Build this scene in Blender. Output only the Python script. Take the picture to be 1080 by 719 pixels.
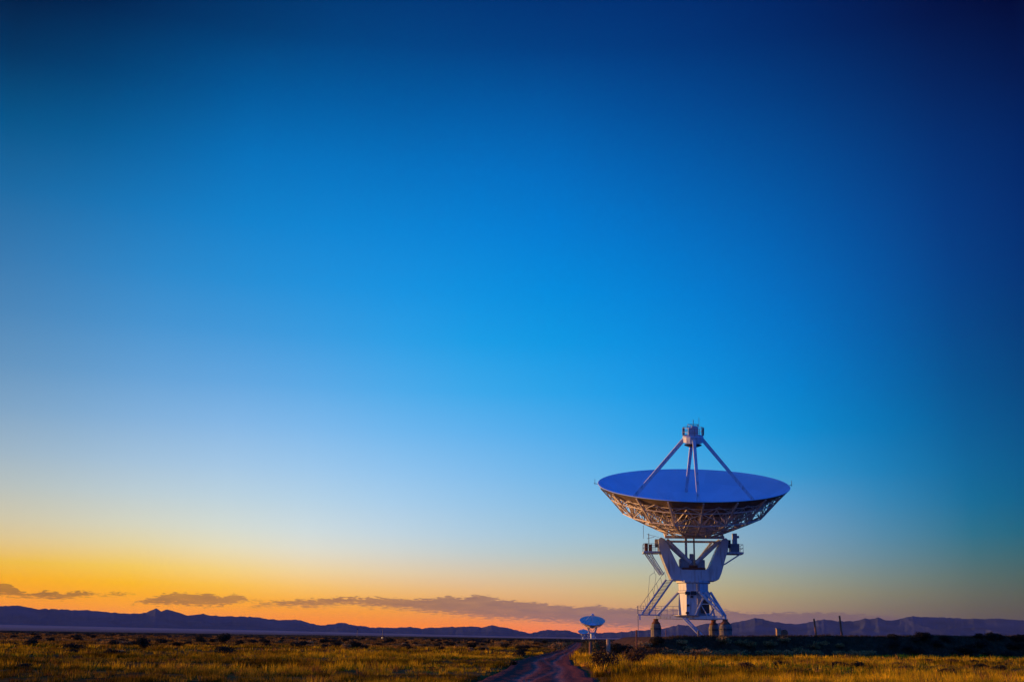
import bpy, math, random
import numpy as np
from mathutils import Matrix, Vector

for o in list(bpy.data.objects): bpy.data.objects.remove(o, do_unlink=True)
S = bpy.context.scene
C = S.collection
R = math.radians
random.seed(7)
rng = np.random.default_rng(11)

# ------------------------------------------------------------------ camera
F = 1200.0                      # focal length in pixels of the 1080 px wide photograph
PITCH, ROLL, EYE = R(14.6), R(0.86), 1.6
cam = bpy.data.cameras.new('camera'); camo = bpy.data.objects.new('camera', cam); C.objects.link(camo)
cam.sensor_width = 36; cam.lens = 36*F/1080; cam.clip_start = 0.5; cam.clip_end = 120000
CM = Matrix.Rotation(math.pi/2+PITCH, 3, 'X') @ Matrix.Rotation(ROLL, 3, 'Z')
camo.matrix_world = Matrix.Translation((0, 0, EYE)) @ CM.to_4x4()
S.camera = camo
S.render.resolution_x, S.render.resolution_y = 1024, 681

def ray(px, py): return CM @ Vector(((px-540)/F, -(py-359.5)/F, -1))
def P(px, py, Y):
    d = ray(px, py); t = Y/d.y
    return Vector((d.x*t, Y, EYE+d.z*t))
def azel(px, py):
    d = ray(px, py).normalized()
    return math.degrees(math.atan2(d.x, d.y)), math.degrees(math.asin(d.z))

# ------------------------------------------------------------------ view, sun
S.view_settings.view_transform = 'Standard'; S.view_settings.look = 'None'
S.view_settings.exposure = 0; S.view_settings.gamma = 1; S.view_settings.use_curve_mapping = False
SUN_AZ, SUN_EL = R(-75.5), R(3.3)             # azimuth from the view axis, negative = left
sl = bpy.data.lights.new('sun', 'SUN'); sl.energy = 4.6; sl.angle = R(0.6); sl.color = (1, .47, .15)
so = bpy.data.objects.new('sun', sl); C.objects.link(so)
sd = Vector((math.sin(SUN_AZ)*math.cos(SUN_EL), math.cos(SUN_AZ)*math.cos(SUN_EL), math.sin(SUN_EL)))
so.rotation_euler = sd.to_track_quat('Z', 'Y').to_euler()

# ------------------------------------------------------------------ sky
def lin(c):
    c = np.clip(np.asarray(c, float)/255, 0, 1)
    return np.where(c <= .04045, c/12.92, ((c+.055)/1.055)**2.4)
SAMPLES = []
def smp(x, pts):
    for y, c in pts: SAMPLES.append((x, y, c))
smp(17, [(20,(0,33,73)),(122,(0,81,134)),(242,(45,115,171)),(362,(89,143,189)),(452,(142,174,201)),(532,(200,200,182)),(582,(235,196,112)),(608,(251,178,2)),(634,(250,152,8))])
smp(150, [(622,(255,178,8)),(640,(255,160,10))])
smp(283, [(20,(0,56,112)),(122,(0,100,174)),(242,(16,133,208)),(362,(69,156,221)),(452,(134,187,234)),(532,(192,215,226)),(582,(233,224,195)),(614,(253,201,104)),(648,(255,150,14))])
smp(400, [(655,(255,142,14))])
smp(553, [(20,(0,51,117)),(122,(0,93,172)),(242,(0,126,212)),(362,(15,155,228)),(452,(83,174,237)),(532,(143,194,230)),(582,(182,201,206)),(620,(226,186,137)),(640,(226,160,100)),(662,(250,128,68))])
smp(680, [(625,(205,178,125)),(661,(215,130,100))])
smp(863, [(20,(0,34,96)),(122,(0,61,131)),(242,(0,88,169)),(362,(0,112,192)),(452,(0,134,203)),(532,(85,152,198)),(592,(129,155,165)),(637,(152,134,105)),(650,(140,112,106))])
smp(1069,[(20,(0,9,54)),(122,(0,31,91)),(242,(0,44,112)),(362,(0,61,122)),(452,(0,80,136)),(532,(0,97,137)),(592,(61,101,105)),(642,(88,82,74)),(652,(82,74,70))])
def warp(az, el): return np.array([az/9.0, 2.6*np.log1p(np.maximum(el, -.5)/2.5)])
X = np.array([warp(*azel(x, y)) for x, y, c in SAMPLES]); Yc = np.array([c for _, _, c in SAMPLES], float)
def tps(r): return np.where(r > 1e-9, r*r*np.log(np.maximum(r, 1e-9)), 0)
n = len(X); Kk = tps(np.linalg.norm(X[:, None]-X[None], axis=2)) + np.eye(n)*.012
Pm = np.hstack([np.ones((n, 1)), X]); A = np.block([[Kk, Pm], [Pm.T, np.zeros((3, 3))]])
W = np.linalg.solve(A, np.vstack([Yc, np.zeros((3, 3))]))
def skyrgb(az, el):
    q = warp(az, el); k = tps(np.linalg.norm(X-q, axis=1))
    return np.clip(k@W[:n] + np.array([1, *q])@W[n:], 0, 255)
ZEN = np.array([.006, .085, .68])           # blue of the dome overhead (linear)
BACK = np.array([.001, .12, .66])
COLS = [-180, -120, -85, -65, -45, -26, -22, -18, -14, -10, -6, -2, 2, 6, 10, 14, 18, 22, 26, 45, 90, 180]
ELS = [-6, -1, 0, .5, 1, 1.6, 2.2, 3, 4, 5, 6.5, 8, 10, 12, 14.5, 17, 20, 23, 26, 29, 32, 36, 42, 50, 65, 90]
def skycol(az, el):
    e = min(max(el, .2), 31); a = min(max(az, -25), 25)
    c = lin(skyrgb(a, e))
    c = c*(1+.16*math.exp(-max(el, 0)/1.5)); c[2] = max(c[2]-.03*math.exp(-max(el, 0)/1.5), 0)
    if el > 31: t = min((el-31)/22, 1); t = t*t*(3-2*t); c = c*(1-t)+ZEN*t
    if az < -25:
        g = math.exp(-((az+62)/22)**2)*math.exp(-max(el, 0)/6)
        c = c + np.array([1.0, .42, .05])*g*.35
        if az < -110: t = min((-110-az)/50, 1); b = BACK if el < 30 else BACK*.3+ZEN*.7; c = c*(1-t)+b*t
    if az > 30: t = min((az-30)/50, 1); b = BACK if el < 30 else BACK*.3+ZEN*.7; c = c*(1-t)+b*t
    if el < -1: c = c*.25
    return c
w = bpy.data.worlds.new('World'); S.world = w; w.use_nodes = True
NT = w.node_tree; NT.nodes.clear()
def N(nt, t, **kw):
    nd = nt.nodes.new(t)
    for k, v in kw.items(): setattr(nd, k, v)
    return nd
def plug(nt, sock, v):
    if isinstance(v, bpy.types.NodeSocket): nt.links.new(v, sock)
    else: sock.default_value = v
def M(nt, op, a, b=None, c=None, clamp=False):
    nd = N(nt, 'ShaderNodeMath', operation=op, use_clamp=clamp)
    plug(nt, nd.inputs[0], a)
    if b is not None: plug(nt, nd.inputs[1], b)
    if c is not None: plug(nt, nd.inputs[2], c)
    return nd.outputs[0]
def mixc(nt, f, a, b):
    nd = N(nt, 'ShaderNodeMix', data_type='RGBA'); plug(nt, nd.inputs[0], f); plug(nt, nd.inputs[6], a); plug(nt, nd.inputs[7], b)
    return nd.outputs[2]
def maprange(nt, v, a, b, c=0., d=1., it='LINEAR'):
    nd = N(nt, 'ShaderNodeMapRange', interpolation_type=it)
    for i, q in enumerate((v, a, b, c, d)): plug(nt, nd.inputs[i], q)
    return nd.outputs[0]
def ramp(nt, fac, stops, interp='LINEAR'):
    nd = N(nt, 'ShaderNodeValToRGB'); cr = nd.color_ramp; cr.interpolation = interp
    cr.elements[0].position = stops[0][0]; cr.elements[0].color = (*stops[0][1], 1)
    cr.elements[1].position = stops[-1][0]; cr.elements[1].color = (*stops[-1][1], 1)
    for p, c in stops[1:-1]: e = cr.elements.new(p); e.color = (*c, 1)
    plug(nt, nd.inputs[0], fac); return nd.outputs[0]
tc = N(NT, 'ShaderNodeTexCoord'); sep = N(NT, 'ShaderNodeSeparateXYZ'); NT.links.new(tc.outputs['Generated'], sep.inputs[0])
az = M(NT, 'MULTIPLY', M(NT, 'ARCTAN2', sep.outputs[0], sep.outputs[1]), 180/math.pi)
el = M(NT, 'MULTIPLY', M(NT, 'ARCSINE', sep.outputs[2]), 180/math.pi)
eln = maprange(NT, el, -6., 90.)
cur = None
for i, a in enumerate(COLS):
    col = ramp(NT, eln, [((e+6)/96, tuple(float(v) for v in skycol(a, e))) for e in ELS])
    cur = col if cur is None else mixc(NT, maprange(NT, az, float(COLS[i-1]), float(a)), cur, col)
# low clouds: their upper and lower edges as curves over azimuth, in true directions
A0, A1, E0, E1 = -32., 32., -1., 5.
def edge(pts):
    nd = N(NT, 'ShaderNodeFloatCurve'); cu = nd.mapping.curves[0]
    q = sorted((azel(x, y) for x, y in pts))
    q = [((a-A0)/(A1-A0), (e-E0)/(E1-E0)) for a, e in q]
    cu.points[0].location = (0, q[0][1]); cu.points[1].location = (1, q[-1][1])
    for p in q: cu.points.new(*p)
    for p in cu.points: p.handle_type = 'VECTOR'
    nd.mapping.update(); NT.links.new(azn, nd.inputs[1])
    return maprange(NT, nd.outputs[0], 0., 1., E0, E1)
azn = maprange(NT, az, A0, A1)
nv = N(NT, 'ShaderNodeCombineXYZ'); plug(NT, nv.inputs[0], M(NT, 'MULTIPLY', az, 1.)); plug(NT, nv.inputs[1], M(NT, 'MULTIPLY', el, 5.5))
no = N(NT, 'ShaderNodeTexNoise'); no.inputs['Scale'].default_value = 2.6; no.inputs['Detail'].default_value = 6; no.inputs['Roughness'].default_value = .6
NT.links.new(nv.outputs[0], no.inputs['Vector'])
wob = M(NT, 'MULTIPLY', M(NT, 'SUBTRACT', no.outputs[0], .5), .7)
no2 = N(NT, 'ShaderNodeTexNoise'); no2.inputs['Scale'].default_value = .8; no2.inputs['Detail'].default_value = 5
NT.links.new(nv.outputs[0], no2.inputs['Vector'])
def cloud(top, bot, st, sb, dens, colour):
    global cur
    t = M(NT, 'ADD', edge(top), wob); b = M(NT, 'ADD', edge(bot), M(NT, 'MULTIPLY', wob, 1.3))
    f1 = maprange(NT, M(NT, 'SUBTRACT', t, el), 0., st, it='SMOOTHSTEP')
    f2 = maprange(NT, M(NT, 'SUBTRACT', el, b), 0., sb, it='SMOOTHSTEP')
    f = M(NT, 'MULTIPLY', M(NT, 'MULTIPLY', f1, f2), dens)
    cur = mixc(NT, f, cur, colour)
cloudcol = ramp(NT, azn, [(0., tuple(lin((140,92,30)))), (.2, tuple(lin((150,100,44)))), (.36, tuple(lin((162,108,70)))), (.45, tuple(lin((150,108,90)))),
                          (.56, tuple(lin((140,106,104)))), (.72, tuple(lin((122,95,100)))), (1., tuple(lin((85,76,78))))])
vary = maprange(NT, no2.outputs[0], .3, .7, .78, 1.)
cloud([(-80,608),(-20,613),(12,615),(19,622),(30,626),(50,623),(62,623.5),(66,626),(80,622),(95,623.5),(105,626),(120,624),(145,624.5),(150,632),(200,660)],
      [(-80,628),(0,629.5),(20,631),(60,633.5),(80,632),(100,628.5),(120,629.5),(140,627),(150,629),(200,650)], .05, .2, M(NT, 'MULTIPLY', vary, .88), cloudcol)
cloud([(100,660),(132,639),(140,634),(160,630),(172,626),(185,624.5),(225,626),(229,629),(235,629),(245,625.5),(256,627),(262,632),(275,632),(300,640),(320,665)],
      [(100,650),(133,637),(170,638),(200,640),(235,640),(250,636),(262,635),(275,635),(300,638),(320,650)], .05, .16, M(NT, 'MULTIPLY', vary, .85), cloudcol)
cloud([(240,650),(270,636),(290,633),(330,631),(365,629),(400,629.5),(430,631),(455,630.5),(470,627.5),(490,630),(505,626),(515,628),(525,631),(540,632.5),(560,634),
       (590,637.5),(610,640),(622,638),(632,637.5),(642,640.5),(700,641),(760,642),(790,646),(830,645),(870,645),(900,646.5),(950,650),(1000,655),(1080,662)],
      [(240,645),(290,641),(330,643),(365,640),(400,643),(430,646),(470,650),(520,655),(560,657),(600,660),(650,664),(760,666),(1080,670)], .07, .34, M(NT, 'MULTIPLY', vary, .93), cloudcol)
nish = N(NT, 'ShaderNodeTexSky', sky_type='NISHITA', sun_disc=False, sun_elevation=SUN_EL, sun_rotation=SUN_AZ)
bgs = N(NT, 'ShaderNodeBackground'); plug(NT, bgs.inputs[0], cur); bgs.inputs[1].default_value = 1.0
bgn = N(NT, 'ShaderNodeBackground'); NT.links.new(nish.outputs[0], bgn.inputs[0]); bgn.inputs[1].default_value = 0.0002
ad = N(NT, 'ShaderNodeAddShader'); NT.links.new(bgs.outputs[0], ad.inputs[0]); NT.links.new(bgn.outputs[0], ad.inputs[1])
wo = N(NT, 'ShaderNodeOutputWorld'); NT.links.new(ad.outputs[0], wo.inputs[0])

# ------------------------------------------------------------------ helpers
def tag(o, label=None, cat=None, group=None, kind=None):
    if label: o['label'] = label
    if cat: o['category'] = cat
    if group: o['group'] = group
    if kind: o['kind'] = kind
    return o
def empty(name, loc):
    o = bpy.data.objects.new(name, None); o.location = loc; o.empty_display_size = .5; C.objects.link(o); return o
class MB:
    def __init__(s, T=None): s.v = []; s.f = []; s.T = T
    def add(s, vs, fs):
        k = len(s.v); s.v += [tuple(v) for v in vs]; s.f += [tuple(i+k for i in f) for f in fs]; return s
    def box(s, lo, hi):
        x0, y0, z0 = lo; x1, y1, z1 = hi
        return s.add([(x0,y0,z0),(x1,y0,z0),(x1,y1,z0),(x0,y1,z0),(x0,y0,z1),(x1,y0,z1),(x1,y1,z1),(x0,y1,z1)],
                     [(0,3,2,1),(4,5,6,7),(0,1,5,4),(1,2,6,5),(2,3,7,6),(3,0,4,7)])
    def bar(s, a, b, w, h=None, n=4, w2=None):
        a = Vector(a); b = Vector(b); d = (b-a)
        if d.length < 1e-6: return s
        d.normalize(); up = Vector((0, 0, 1)) if abs(d.z) < .95 else Vector((0, 1, 0))
        u = d.cross(up).normalized(); v = u.cross(d); h = h or w; k = (w2/w) if w2 else 1
        ph = math.pi/4 if n == 4 else 0; q = 1/math.cos(math.pi/4) if n == 4 else 1
        vs = [e + (u*math.cos(ph+2*math.pi*i/n)*w/2 + v*math.sin(ph+2*math.pi*i/n)*h/2)*q*m for e, m in ((a, 1), (b, k)) for i in range(n)]
        return s.add(vs, [(i, (i+1) % n, n+(i+1) % n, n+i) for i in range(n)] + [tuple(range(n))[::-1], tuple(range(n, 2*n))])
    def lathe(s, prof, n=24, c=(0, 0), ph=0, caps=True):
        k = len(prof); vs = [(c[0]+r*math.cos(ph+2*math.pi*i/n), c[1]+r*math.sin(ph+2*math.pi*i/n), z) for r, z in prof for i in range(n)]
        fs = [(j*n+i, j*n+(i+1) % n, (j+1)*n+(i+1) % n, (j+1)*n+i) for j in range(k-1) for i in range(n)]
        if caps: fs += [tuple(range(n))[::-1], tuple(range((k-1)*n, k*n))]
        return s.add(vs, fs)
    def prism(s, poly, y0, y1):
        n = len(poly); vs = [(x, y0, z) for x, z in poly]+[(x, y1, z) for x, z in poly]
        return s.add(vs, [tuple(range(n)), tuple(range(n, 2*n))[::-1]] + [(i, n+i, n+(i+1) % n, (i+1) % n) for i in range(n)])
    def build(s, name, mat, parent=None, smooth=False, bevel=0):
        me = bpy.data.meshes.new(name)
        vs = [s.T @ Vector(v) for v in s.v] if s.T else s.v
        me.from_pydata(vs, [], s.f); me.materials.append(mat); me.validate(); me.update()
        import bmesh
        b = bmesh.new(); b.from_mesh(me); bmesh.ops.recalc_face_normals(b, faces=b.faces)
        if bevel: bmesh.ops.bevel(b, geom=b.edges, offset=bevel, segments=2, affect='EDGES', clamp_overlap=True)
        b.to_mesh(me); b.free()
        if smooth:
            me.shade_smooth(); me.set_sharp_from_angle(angle=R(35))
        o = bpy.data.objects.new(name, me); C.objects.link(o); o.parent = parent
        return o
def npmesh(name, V, Fc, mat, cols=None, nside=3, smooth=False):
    me = bpy.data.meshes.new(name); V = np.asarray(V, np.float32); Fc = np.asarray(Fc, np.int32)
    me.vertices.add(len(V)); me.vertices.foreach_set('co', V.ravel())
    me.loops.add(Fc.size); me.loops.foreach_set('vertex_index', Fc.ravel())
    me.polygons.add(len(Fc)); me.polygons.foreach_set('loop_start', np.arange(0, Fc.size, nside, dtype=np.int32))
    if cols is not None:
        at = me.color_attributes.new('tint', 'FLOAT_COLOR', 'POINT')
        at.data.foreach_set('color', np.hstack([cols, np.ones((len(cols), 1))]).astype(np.float32).ravel())
    me.update(calc_edges=True); me.validate(); me.materials.append(mat)
    if smooth: me.shade_smooth()
    o = bpy.data.objects.new(name, me); C.objects.link(o); return o
def hsh(ix, iy, seed):
    with np.errstate(over='ignore'):
        h = (ix.astype(np.int64)*374761393 + iy.astype(np.int64)*668265263 + seed*1442695041) & 0x7fffffff
        h = ((h ^ (h >> 13))*1274126177) & 0x7fffffff
    return ((h ^ (h >> 16)) & 0xffff)/65535.
def vn(x, y, seed=0):
    x = np.asarray(x, float); y = np.asarray(y, float)
    ix = np.floor(x); iy = np.floor(y); fx = x-ix; fy = y-iy; fx = fx*fx*(3-2*fx); fy = fy*fy*(3-2*fy)
    a = hsh(ix, iy, seed); b = hsh(ix+1, iy, seed); c = hsh(ix, iy+1, seed); d = hsh(ix+1, iy+1, seed)
    return (a*(1-fx)+b*fx)*(1-fy)+(c*(1-fx)+d*fx)*fy
def fbm(x, y, seed=0, o=4):
    s = 0; a = .5; t = 0
    for i in range(o): s = s+a*vn(x*2**i, y*2**i, seed+i*17); t += a; a *= .5
    return s/t
def sst(x, a, b): t = np.clip((x-a)/(b-a), 0, 1); return t*t*(3-2*t)

# ------------------------------------------------------------------ materials
def mat(name, col, rough=.6, metal=0., var=.12, scale=3., bump=0., spec=.4, detail=5):
    m = bpy.data.materials.new(name); m.use_nodes = True; nt = m.node_tree; b = nt.nodes['Principled BSDF']
    t = N(nt, 'ShaderNodeTexCoord'); n1 = N(nt, 'ShaderNodeTexNoise'); n1.inputs['Scale'].default_value = scale; n1.inputs['Detail'].default_value = detail
    nt.links.new(t.outputs['Object'], n1.inputs['Vector'])
    f = maprange(nt, n1.outputs[0], .3, .7)
    c0 = tuple(c*(1-var) for c in col)+(1,); c1 = tuple(min(1, c*(1+var)) for c in col)+(1,)
    plug(nt, b.inputs['Base Color'], mixc(nt, f, c0, c1))
    b.inputs['Roughness'].default_value = rough; b.inputs['Metallic'].default_value = metal; b.inputs['Specular IOR Level'].default_value = spec
    if bump:
        bp = N(nt, 'ShaderNodeBump'); bp.inputs['Strength'].default_value = bump; nt.links.new(n1.outputs[0], bp.inputs['Height']); nt.links.new(bp.outputs[0], b.inputs['Normal'])
    return m
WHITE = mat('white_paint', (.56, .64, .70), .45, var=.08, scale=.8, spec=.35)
_nt = WHITE.node_tree; _b = _nt.nodes['Principled BSDF']; _l = _b.inputs['Base Color'].links[0].from_socket
_t = N(_nt, 'ShaderNodeTexCoord'); _p = N(_nt, 'ShaderNodeMapping'); _p.inputs['Scale'].default_value = (2.2, 2.2, .28); _n = N(_nt, 'ShaderNodeTexNoise'); _n.inputs['Scale'].default_value = 1.6; _n.inputs['Detail'].default_value = 8
_nt.links.new(_t.outputs['Object'], _p.inputs[0]); _nt.links.new(_p.outputs[0], _n.inputs['Vector'])
plug(_nt, _b.inputs['Base Color'], mixc(_nt, maprange(_nt, _n.outputs[0], .5, .72, 0., .55), _l, (.22, .15, .11, 1)))
TRUSS = mat('truss_paint', (.80, .72, .66), .5, var=.12, scale=2)
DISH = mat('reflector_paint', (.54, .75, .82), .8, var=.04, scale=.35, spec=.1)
_nt = DISH.node_tree; _b = _nt.nodes['Principled BSDF']; _l = _b.inputs['Base Color'].links[0].from_socket
_a = N(_nt, 'ShaderNodeAttribute', attribute_name='panel'); _m = N(_nt, 'ShaderNodeVectorMath', operation='SCALE')
_nt.links.new(_l, _m.inputs[0]); _nt.links.new(M(_nt, 'SUBTRACT', 1., _a.outputs['Fac']), _m.inputs['Scale']); _nt.links.new(_m.outputs[0], _b.inputs['Base Color'])
FARDISH = mat('far_reflector_light_tint', (.52, .62, .46), .8, var=.04, scale=.35, spec=.1)  # same paint as DISH; duller light of the far bowls put into the colour
BACKSKIN = mat('panel_back', (.26, .20, .17), .6, var=.25, scale=1.5)  # dull bare aluminium, colour also darkened for the shade behind the truss
GREY = mat('grey_steel', (.28, .28, .30), .5, metal=.3, var=.2, scale=4)
DARK = mat('dark_metal', (.05, .05, .055), .5, var=.2)
RUST = mat('rusty_steel', (.20, .075, .035), .8, var=.3, scale=6)
CONC = mat('old_concrete', (.20, .175, .145), .9, var=.3, scale=2.5, bump=.3)
WOOD = mat('weathered_wood', (.24, .12, .06), .9, var=.3, scale=5, bump=.4)
PALEWOOD = mat('pale_wood', (.42, .30, .17), .9, var=.25, scale=5)
def attrmat(name, trans=.35, rough=.9):
    m = bpy.data.materials.new(name); m.use_nodes = True; nt = m.node_tree; nt.nodes.clear()
    a = N(nt, 'ShaderNodeAttribute', attribute_name='tint'); oi = N(nt, 'ShaderNodeObjectInfo')
    v = maprange(nt, oi.outputs['Random'], 0., 1., .75, 1.25)
    mu = N(nt, 'ShaderNodeVectorMath', operation='SCALE'); nt.links.new(a.outputs['Color'], mu.inputs[0]); nt.links.new(v, mu.inputs['Scale'])
    d = N(nt, 'ShaderNodeBsdfDiffuse'); t = N(nt, 'ShaderNodeBsdfTranslucent'); x = N(nt, 'ShaderNodeMixShader'); o = N(nt, 'ShaderNodeOutputMaterial')
    for q in (d, t): nt.links.new(mu.outputs[0], q.inputs[0])
    x.inputs[0].default_value = trans; nt.links.new(d.outputs[0], x.inputs[1]); nt.links.new(t.outputs[0], x.inputs[2]); nt.links.new(x.outputs[0], o.inputs[0])
    return m
GRASS = attrmat('dry_grass', .45)
BUSH = attrmat('sage_leaf', .12)
def groundmat():
    m = bpy.data.materials.new('dry_plain'); m.use_nodes = True; nt = m.node_tree; b = nt.nodes['Principled BSDF']
    g = N(nt, 'ShaderNodeNewGeometry'); sp = N(nt, 'ShaderNodeSeparateXYZ'); nt.links.new(g.outputs['Position'], sp.inputs[0])
    def nz(sc, det, st=(1, 1, 1)):
        mp = N(nt, 'ShaderNodeMapping'); mp.inputs['Scale'].default_value = st; nt.links.new(g.outputs['Position'], mp.inputs[0])
        n1 = N(nt, 'ShaderNodeTexNoise'); n1.inputs['Scale'].default_value = sc; n1.inputs['Detail'].default_value = det; nt.links.new(mp.outputs[0], n1.inputs['Vector']); return n1.outputs[0]
    n1 = nz(.12, 6); n2 = nz(1.6, 6); n3 = nz(.008, 8); n4 = nz(.03, 5)
    near = mixc(nt, maprange(nt, n1, .38, .62), (.13, .050, .011, 1), (.28, .125, .022, 1))
    near = mixc(nt, M(nt, 'MULTIPLY', maprange(nt, n2, .42, .66), .5), near, (.06, .028, .008, 1))
    near = mixc(nt, M(nt, 'MULTIPLY', maprange(nt, n4, .5, .62), .5), near, (.32, .15, .04, 1))
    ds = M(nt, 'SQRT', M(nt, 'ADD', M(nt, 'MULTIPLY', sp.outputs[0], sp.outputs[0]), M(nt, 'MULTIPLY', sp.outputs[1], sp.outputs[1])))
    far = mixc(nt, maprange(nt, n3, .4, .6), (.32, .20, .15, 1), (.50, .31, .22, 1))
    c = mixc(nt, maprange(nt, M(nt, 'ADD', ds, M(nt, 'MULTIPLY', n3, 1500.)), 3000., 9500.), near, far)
    plug(nt, b.inputs['Base Color'], c); b.inputs['Roughness'].default_value = 1; b.inputs['Specular IOR Level'].default_value = 0
    bp = N(nt, 'ShaderNodeBump'); bp.inputs['Strength'].default_value = .6; bp.inputs['Distance'].default_value = .1; nt.links.new(n2, bp.inputs['Height']); nt.links.new(bp.outputs[0], b.inputs['Normal'])
    return m
GROUND = groundmat()

# ------------------------------------------------------------------ terrain
ROAD = [(26, 552), (34, 562), (42, 568), (50, 573), (60, 577), (70, 577), (78, 576), (90, 579), (105, 584), (125, 592), (145, 597), (190, 604), (260, 608), (400, 611), (700, 612), (1200, 612)]
RY = np.array([r[0] for r in ROAD], float); RX = np.array([(r[1]-540)/F*r[0] for r in ROAD])
def roadx(y): return np.interp(y, RY, RX)
ROADW = lambda y: np.interp(y, [26, 45, 80, 140, 1200], [2.5, 2.3, 1.95, 1.5, 1.5])
def gz(x, y):
    x = np.asarray(x, float); y = np.asarray(y, float); d = np.hypot(x, y); a = np.degrees(np.arctan2(x, y))
    z = (fbm(x/22, y/22, 3)-.5)*.30*sst(d, 10, 40)
    rd = np.abs(x-roadx(y))/ROADW(y)
    z = z*(.25+.75*sst(rd, .9, 2.2)) - .10*(1-sst(rd, .8, 1.3))
    rise = np.interp(a, [-40, -27, -12, 0, 10, 27, 40], [70, 62, 42, 16, 14, 26, 30])
    z = z + rise*sst(d, 3500, 14500)
    z = z*1.0 + (fbm(x/900, y/900, 9)-.5)*1.2*sst(d, 400, 1500)*(1-sst(d, 3000, 4000))
    return z
azs = np.radians(np.unique(np.concatenate([np.arange(-180, -34, 3.), np.arange(-34, 34.01, .2), np.arange(36, 180, 3.)])))
rs = np.concatenate([[.5, 5], 10*1.028**np.arange(0, 268)]); rs = rs[rs < 16000]
AA, RR = np.meshgrid(azs, rs); gx = RR*np.sin(AA); gy = RR*np.cos(AA)
V = np.stack([gx, gy, gz(gx, gy)], -1).reshape(-1, 3); na = len(azs); nr = len(rs)
ii, jj = np.meshgrid(np.arange(nr-1), np.arange(na)); j2 = (jj+1) % na
Fq = np.stack([ii*na+jj, (ii+1)*na+jj, (ii+1)*na+j2, ii*na+j2], -1).reshape(-1, 4)[:, ::-1]
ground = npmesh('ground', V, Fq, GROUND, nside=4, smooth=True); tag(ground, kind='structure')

# dirt track
def roadmat():
    m = bpy.data.materials.new('track_dirt'); m.use_nodes = True; nt = m.node_tree; b = nt.nodes['Principled BSDF']
    a = N(nt, 'ShaderNodeAttribute', attribute_name='tint'); s = N(nt, 'ShaderNodeSeparateColor'); nt.links.new(a.outputs['Color'], s.inputs[0])
    g = N(nt, 'ShaderNodeNewGeometry'); n1 = N(nt, 'ShaderNodeTexNoise'); n1.inputs['Scale'].default_value = .9; n1.inputs['Detail'].default_value = 7; nt.links.new(g.outputs['Position'], n1.inputs['Vector'])
    n2 = N(nt, 'ShaderNodeTexNoise'); n2.inputs['Scale'].default_value = 6; n2.inputs['Detail'].default_value = 7; nt.links.new(g.outputs['Position'], n2.inputs['Vector'])
    c = mixc(nt, maprange(nt, n1.outputs[0], .35, .65), (.23, .068, .036, 1), (.33, .10, .052, 1))
    c = mixc(nt, M(nt, 'MULTIPLY', s.outputs[0], maprange(nt, n2.outputs[0], .35, .6, .3, .9)), c, (.46, .20, .12, 1))
    plug(nt, b.inputs['Base Color'], c); b.inputs['Roughness'].default_value = 1; b.inputs['Specular IOR Level'].default_value = 0
    bp = N(nt, 'ShaderNodeBump'); bp.inputs['Strength'].default_value = .8; bp.inputs['Distance'].default_value = .08; nt.links.new(n2.outputs[0], bp.inputs['Height']); nt.links.new(bp.outputs[0], b.inputs['Normal'])
    return m
ys = 24*1.006**np.arange(0, 640); ys = ys[ys < 900]; us = np.linspace(-1.15, 1.15, 47)
UU, YY = np.meshgrid(us, ys)
ww = ROADW(YY)*(1+.12*(vn(YY/3, UU*0+np.sign(UU), 5)-.5)); XX = roadx(YY)+UU*ww
rut = lambda u, y: np.exp(-((u-.40-.07*np.sin(y/5))/.11)**2)+np.exp(-((u+.30+.10*np.sin(y/7+1))/.11)**2)+.6*np.exp(-((u-.05-.25*np.sin(y/9))/.07)**2)
rv = rut(UU, YY)
ZZ = gz(XX, YY)+.035-.018*rv+.03*np.exp(-((np.abs(UU)-.85)/.12)**2)+(fbm(XX*1.5, YY*1.5, 8)-.5)*.05 - .2*sst(np.abs(UU), 1.0, 1.15)
V = np.stack([XX, YY, ZZ], -1).reshape(-1, 3); k = len(us)
ii, jj = np.meshgrid(np.arange(len(ys)-1), np.arange(k-1)); Fq = np.stack([ii*k+jj, ii*k+jj+1, (ii+1)*k+jj+1, (ii+1)*k+jj], -1).reshape(-1, 4)
road = npmesh('dirt_road', V, Fq, roadmat(), cols=np.clip(np.repeat(rv.reshape(-1, 1), 3, 1), 0, 1), nside=4, smooth=True); tag(road, kind='structure')

# embankment that carries the telescope
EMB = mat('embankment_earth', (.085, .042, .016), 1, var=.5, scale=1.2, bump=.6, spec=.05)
def foot(x): return 121+(x-12)*.42
def crest(x): return 2.02+np.clip(x-20, -20, 140)*.0145
def embz(x, y):
    f = foot(x); s = sst(y, f, f+6.5)*(1-sst(y, f+58, f+75)); e = sst(x, 11.5, 19)
    return crest(x)*s*e + (fbm(x/2.5, y/2.5, 21)-.5)*.25*s*e*(1-.75*sst(y, f+7, f+9)) - .25*(1-np.minimum(s, e)**.3)
ex = np.concatenate([np.arange(9, 75, .4), np.arange(75, 190, 2.)]); ey = np.concatenate([np.arange(-1, 10, .35), np.arange(10, 80, 2.)])
EX, EY = np.meshgrid(ex, ey); EYY = foot(EX)+EY; EZ = embz(EX, EYY)
V = np.stack([EX, EYY, EZ], -1).reshape(-1, 3); k = len(ex)
ii, jj = np.meshgrid(np.arange(len(ey)-1), np.arange(k-1)); Fq = np.stack([ii*k+jj, ii*k+jj+1, (ii+1)*k+jj+1, (ii+1)*k+jj], -1).reshape(-1, 4)
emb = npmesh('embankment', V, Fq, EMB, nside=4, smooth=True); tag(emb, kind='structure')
def surf(x, y):
    g = float(gz(x, y)); return max(g, float(embz(x, y))) if x > 9 and foot(x)-1 < y < foot(x)+79 else g

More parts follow.
